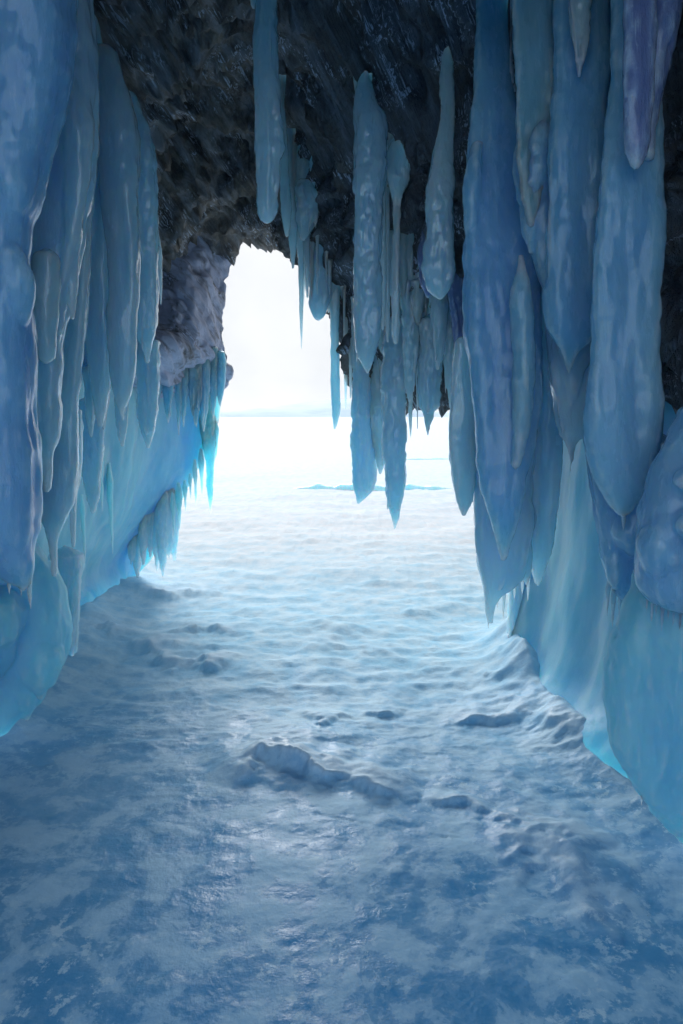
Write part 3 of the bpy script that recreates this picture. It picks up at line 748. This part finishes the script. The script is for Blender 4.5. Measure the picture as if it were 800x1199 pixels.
rng = random.Random(77)
edge = [(346, 303, 6.0), (370, 335, 5.8), (398, 378, 5.6), (440, 440, 5.3), (490, 455, 5.15), (540, 478, 5.0)]
for i in range(26):
    px = 350 + 186 * (i + rng.random()) / 26
    y = float(np.interp(px, [e[0] for e in edge], [e[1] for e in edge])) - rng.uniform(5, 60)
    D = rock_depth(px, y, float(np.interp(px, [e[0] for e in edge], [e[2] for e in edge]))) - .03
    w_ = rng.uniform(3, 7.5); L = rng.uniform(22, 75)
    icicle('small thin icicle in the fringe along the lower edge of the dark middle rock', D, [(y - 8, px - w_ * .7, px + w_ * .7), (y + 6, px - w_ * .5, px + w_ * .5), (y + L * .5, px - w_ * .36, px + w_ * .36), (y + L * .8, px - w_ * .2, px + w_ * .2), (y + L, px - .3, px + .3)],
           'clear', 'small icicles along the rock edge', amp=.25, freq=18)
for i in range(11):
    px = 172 + 88 * (i + rng.random()) / 11; y = float(np.interp(px, [170, 200, 262], [425, 440, 432])) - rng.uniform(0, 14)
    w_ = rng.uniform(7, 15); L = rng.uniform(30, 85); D = float(np.interp(px, [170, 262], [5.65, 6.1]))
    icicle('blue icicle in the fringe hanging under the frosty ledge', D, [(y - 12, px - w_ * .5, px + w_ * .5), (y + 6, px - w_ * .55, px + w_ * .5), (y + L * .5, px - w_ * .4, px + w_ * .42), (y + L * .8, px - w_ * .22, px + w_ * .2), (y + L, px - .4, px + .4)],
           'blue', 'icicles under the frosty ledge', amp=.25, freq=12)
# ------------------------------------------------------------------ right side
RW = wall('ice_wall', 'glowing teal ice wall at the right foot of the cave mouth', 'ice wall', [
    [(612, 470, 4.7), (650, 470, 4.25), (700, 470, 3.7), (770, 470, 3.3), (900, 470, 2.8)],
    [(612, 600, 4.65), (648, 590, 4.2), (700, 590, 3.65), (765, 590, 3.25), (900, 590, 2.75)],
    [(602, 695, 4.55), (642, 695, 4.1), (697, 695, 3.6), (760, 695, 3.2), (900, 700, 2.7)],
    [(600, 760, 4.4), (638, 780, 3.95), (692, 800, 3.45), (752, 820, 3.1), (900, 820, 2.6)],
    [(607, 792, 4.1), (640, 838, 3.58), (690, 884, 3.12), (742, 918, 2.88), (900, 990, 2.4)],
    [(650, 792, 4.3), (690, 842, 3.75), (745, 880, 3.35), (800, 925, 3.0), (950, 1010, 2.5)]],
    'teal', 110, 130, (.4, .12, 0), amp=(.05, .004), seed=14)
pillar('pale blue ice buttress nearest the viewer at the right edge, above the floor', 2.45, [(670, 755, 900), (720, 738, 910), (760, 728, 910), (800, 722, 910), (860, 720, 910), (900, 735, 910), (930, 752, 910), (958, 775, 910), (985, 802, 910), (1000, 830, 905)],
       'teal', .4, 0, name='ice_buttress', cat='ice buttress', drips=[(752, 920, 944, 6, 2.35), (757, 925, 940, 4, 2.35), (772, 940, 958, 6, 2.35)], seed=21, amp=.02)
pillar('big smooth slab-like ice pillar standing right of the middle icicles', 3.25, [(-110, 572, 604), (-20, 566, 602), (60, 560, 602), (100, 556, 605), (130, 551, 613), (200, 546, 620), (300, 542, 624), (400, 545, 626), (470, 548, 624), (510, 550, 616), (550, 555, 606), (590, 564, 598), (620, 571, 588), (646, 577, 581)],
       'blue', .45, 0, lean=.12, extra=[(3.03, [(300, 608, 612), (345, 600, 621), (420, 602, 624), (500, 602, 618), (545, 598, 608)], .8)], seed=22)
pillar('thin ice layer fringing the left edge of the big right pillar', 3.45, [(400, 534, 556), (460, 529, 556), (520, 527, 556), (565, 531, 556), (590, 537, 551), (604, 542, 545)], 'clear', .6, 0, seed=23, voxel=.012, name='ice_fringe', cat='ice fringe')
pillar('ragged ice mass behind the big right pillar ending in a spike over the snow', 3.5, [(500, 548, 628), (600, 555, 624), (650, 559, 622), (678, 564, 614), (692, 568, 596), (702, 571, 584), (712, 572, 579), (729, 574, 577)], 'clear', .5, 3,
       drips=[(583, 684, 713, 5, 0), (590, 680, 724, 7, 0), (603, 676, 704, 5, 0), (612, 668, 697, 5, 0), (619, 660, 706, 6, 0)], seed=24, name='ice_curtain', cat='ice curtain')
pillar('greyish ice column between the big right pillar and the dark bulb', 3.55, [(330, 612, 655), (420, 612, 655), (500, 612, 656), (580, 614, 652), (640, 618, 644), (670, 624, 636), (684, 628, 631)], 'clear', .6, 2, seed=25)
pillar('high wide ice sheet at the top of the right side', 3.0, [(-60, 598, 760), (40, 602, 740), (120, 603, 732), (200, 606, 730), (260, 614, 726), (320, 632, 716), (380, 650, 700), (420, 665, 685)], 'blue', .35, 0, name='ice_sheet', cat='ice sheet', seed=26)
pillar('upright ice tongue overlapping the left of the high right sheet', 2.93, [(-40, 596, 655), (80, 602, 652), (150, 605, 648), (195, 607, 644), (230, 611, 634), (264, 619, 624)], 'blue', .3, 0, name='ice_tongue', cat='ice tongue', seed=27)
icicle('small pointed icicle at the very top of the right side', 2.75, [(-30, 664, 694), (10, 668, 690), (45, 672, 687), (70, 675, 683), (90, 677.5, 679.5)], 'clear')
pillar('dark rounded ice bulb with a stubby tip, right of the big pillar', 2.85, [(-50, 652, 716), (60, 650, 712), (140, 646, 708), (220, 643, 708), (300, 640, 703), (355, 638, 702), (382, 641, 698), (398, 648, 690), (411, 657, 677), (424, 661, 671), (437, 664.5, 667.5)],
       'blue', .5, 0, seed=28, name='ice_bulb', cat='ice bulb')
pillar('ice column hanging behind the dark bulb with a bright glassy tip', 3.1, [(340, 640, 708), (440, 647, 702), (485, 650, 694), (505, 655, 686), (518, 661, 676), (528, 664, 674), (552, 667, 669)], 'clear', .7, 1, seed=29)
pillar('widest ice column on the right with a rounded lower end', 2.55, [(-50, 718, 768), (80, 716, 768), (160, 708, 773), (250, 700, 776), (350, 693, 769), (430, 688, 772), (470, 686, 775), (510, 688, 770), (550, 694, 766), (575, 704, 758), (590, 714, 746), (600, 722, 738)], 'blue', .42, 0,
       drips=[(731, 585, 622, 9, 2.5)], seed=30)
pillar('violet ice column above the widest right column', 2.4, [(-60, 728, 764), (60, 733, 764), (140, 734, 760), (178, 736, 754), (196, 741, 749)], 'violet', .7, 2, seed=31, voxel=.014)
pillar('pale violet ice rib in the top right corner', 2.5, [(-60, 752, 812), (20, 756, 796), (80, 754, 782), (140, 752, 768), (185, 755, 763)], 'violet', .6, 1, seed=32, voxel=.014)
pillar('lower blue ice mass under the widest right column with dripping edge', 2.75, [(520, 690, 790), (600, 700, 790), (650, 708, 780), (685, 718, 768), (700, 728, 758), (712, 738, 746)], 'blue', .5, 1, drips=[(712, 688, 722, 5, 0), (718, 698, 737, 5, 0), (726, 704, 729, 4, 0), (735, 700, 742, 6, 0), (742, 700, 728, 4, 0)], seed=33, name='ice_curtain', cat='ice curtain')
pillar('deep blue ice mass on the right edge with a row of small drips', 2.3, [(480, 800, 930), (540, 775, 930), (600, 758, 930), (650, 752, 930), (690, 756, 930), (706, 772, 930), (716, 800, 930)], 'blue', .4, 1,
       drips=[(758, 690, 718, 5, 0), (764, 695, 732, 6, 0), (769, 700, 724, 4, 0), (776, 702, 740, 6, 0), (783, 704, 728, 5, 0), (789, 706, 736, 5, 0), (797, 708, 742, 6, 0)], seed=34, name='ice_curtain', cat='ice curtain')
pillar('whitish ice rib edging the far side of the glowing teal wall', 4.5, [(600, 618, 636), (650, 606, 636), (700, 599, 634), (740, 597, 630), (772, 601, 636), (800, 612, 640)], 'frosty', .8, 2, seed=61, name='ice_rib', cat='ice rib', amp=.02)
icicle('slender ice rib running down the right edge of the widest column', 2.45, [(520, 776, 790), (580, 772, 786), (640, 764, 776), (690, 758, 766), (704, 760, 763)], 'clear', name='ice_rib', cat='ice rib')

# ------------------------------------------------------------------ outside: pressure ice
def ice_strip(label, x0, x1, py, hpx, seed):
    d = EYE * F / (py - HY); n = 90; rng = np.random.RandomState(seed)
    x = np.linspace((x0 - CX) / F * d, (x1 - CX) / F * d, n)
    u = np.linspace(0, 1, n)
    h = hpx / F * d * (.55 + .5 * fbm(np.stack([u * 14, u * 0, u * 0], 1), 4, seed)) * np.clip(np.minimum(u * 6, (1 - u) * 5), .08, 1)
    yo = .25 * fbm(np.stack([u * 5, u * 0 + 3, u * 0], 1), 3, seed + 2)
    V = []
    for dy, hz in ((-.14, -.05), (-.10, .8), (-.03, 1.), (.08, .9), (.2, -.05)):
        for i in range(n): V.append((x[i], d + dy + yo[i], h[i] * hz if hz > 0 else -.05))
    o = link('pressure_ridge', new_mesh('pressure_ridge', V, grid_faces(5, n) + [(4 * n + i, 4 * n + i + 1, i + 1, i) for i in range(n - 1)]), M['turquoise'])
    bm = bmesh.new(); bm.from_mesh(o.data); bmesh.ops.holes_fill(bm, edges=bm.edges, sides=0); bmesh.ops.recalc_face_normals(bm, faces=bm.faces); bm.to_mesh(o.data); bm.free()
    recentre(o); return tag(o, label, 'ice ridge')
ice_strip('low turquoise ridge of broken ice across the lake snow behind the icicles', 338, 534, 573, 11, 3)
ice_strip('faint far ridge of ice on the lake beyond the turquoise one', 425, 560, 538, 2.5, 5)

# ------------------------------------------------------------------ cold mist over the lake
bm = bmesh.new(); bmesh.ops.create_cube(bm, size=1)
for v in bm.verts: v.co = ((v.co.x) * 29800, -390 + (v.co.y + .5) * 16200, -1.3 + (v.co.z + .5) * 200)
me = bpy.data.meshes.new('haze'); bm.to_mesh(me); bm.free()
m = bpy.data.materials.new('lake_mist'); m.use_nodes = True; nt = m.node_tree; nt.nodes.clear()
out = nt.nodes.new('ShaderNodeOutputMaterial'); pv = nt.nodes.new('ShaderNodeVolumePrincipled'); nt.links.new(pv.outputs[0], out.inputs['Volume'])
pv.inputs['Color'].default_value = (.93, .96, 1, 1); pv.inputs['Density'].default_value = .00009; pv.inputs['Anisotropy'].default_value = .45
tag(link('haze', me, m), kind='stuff')
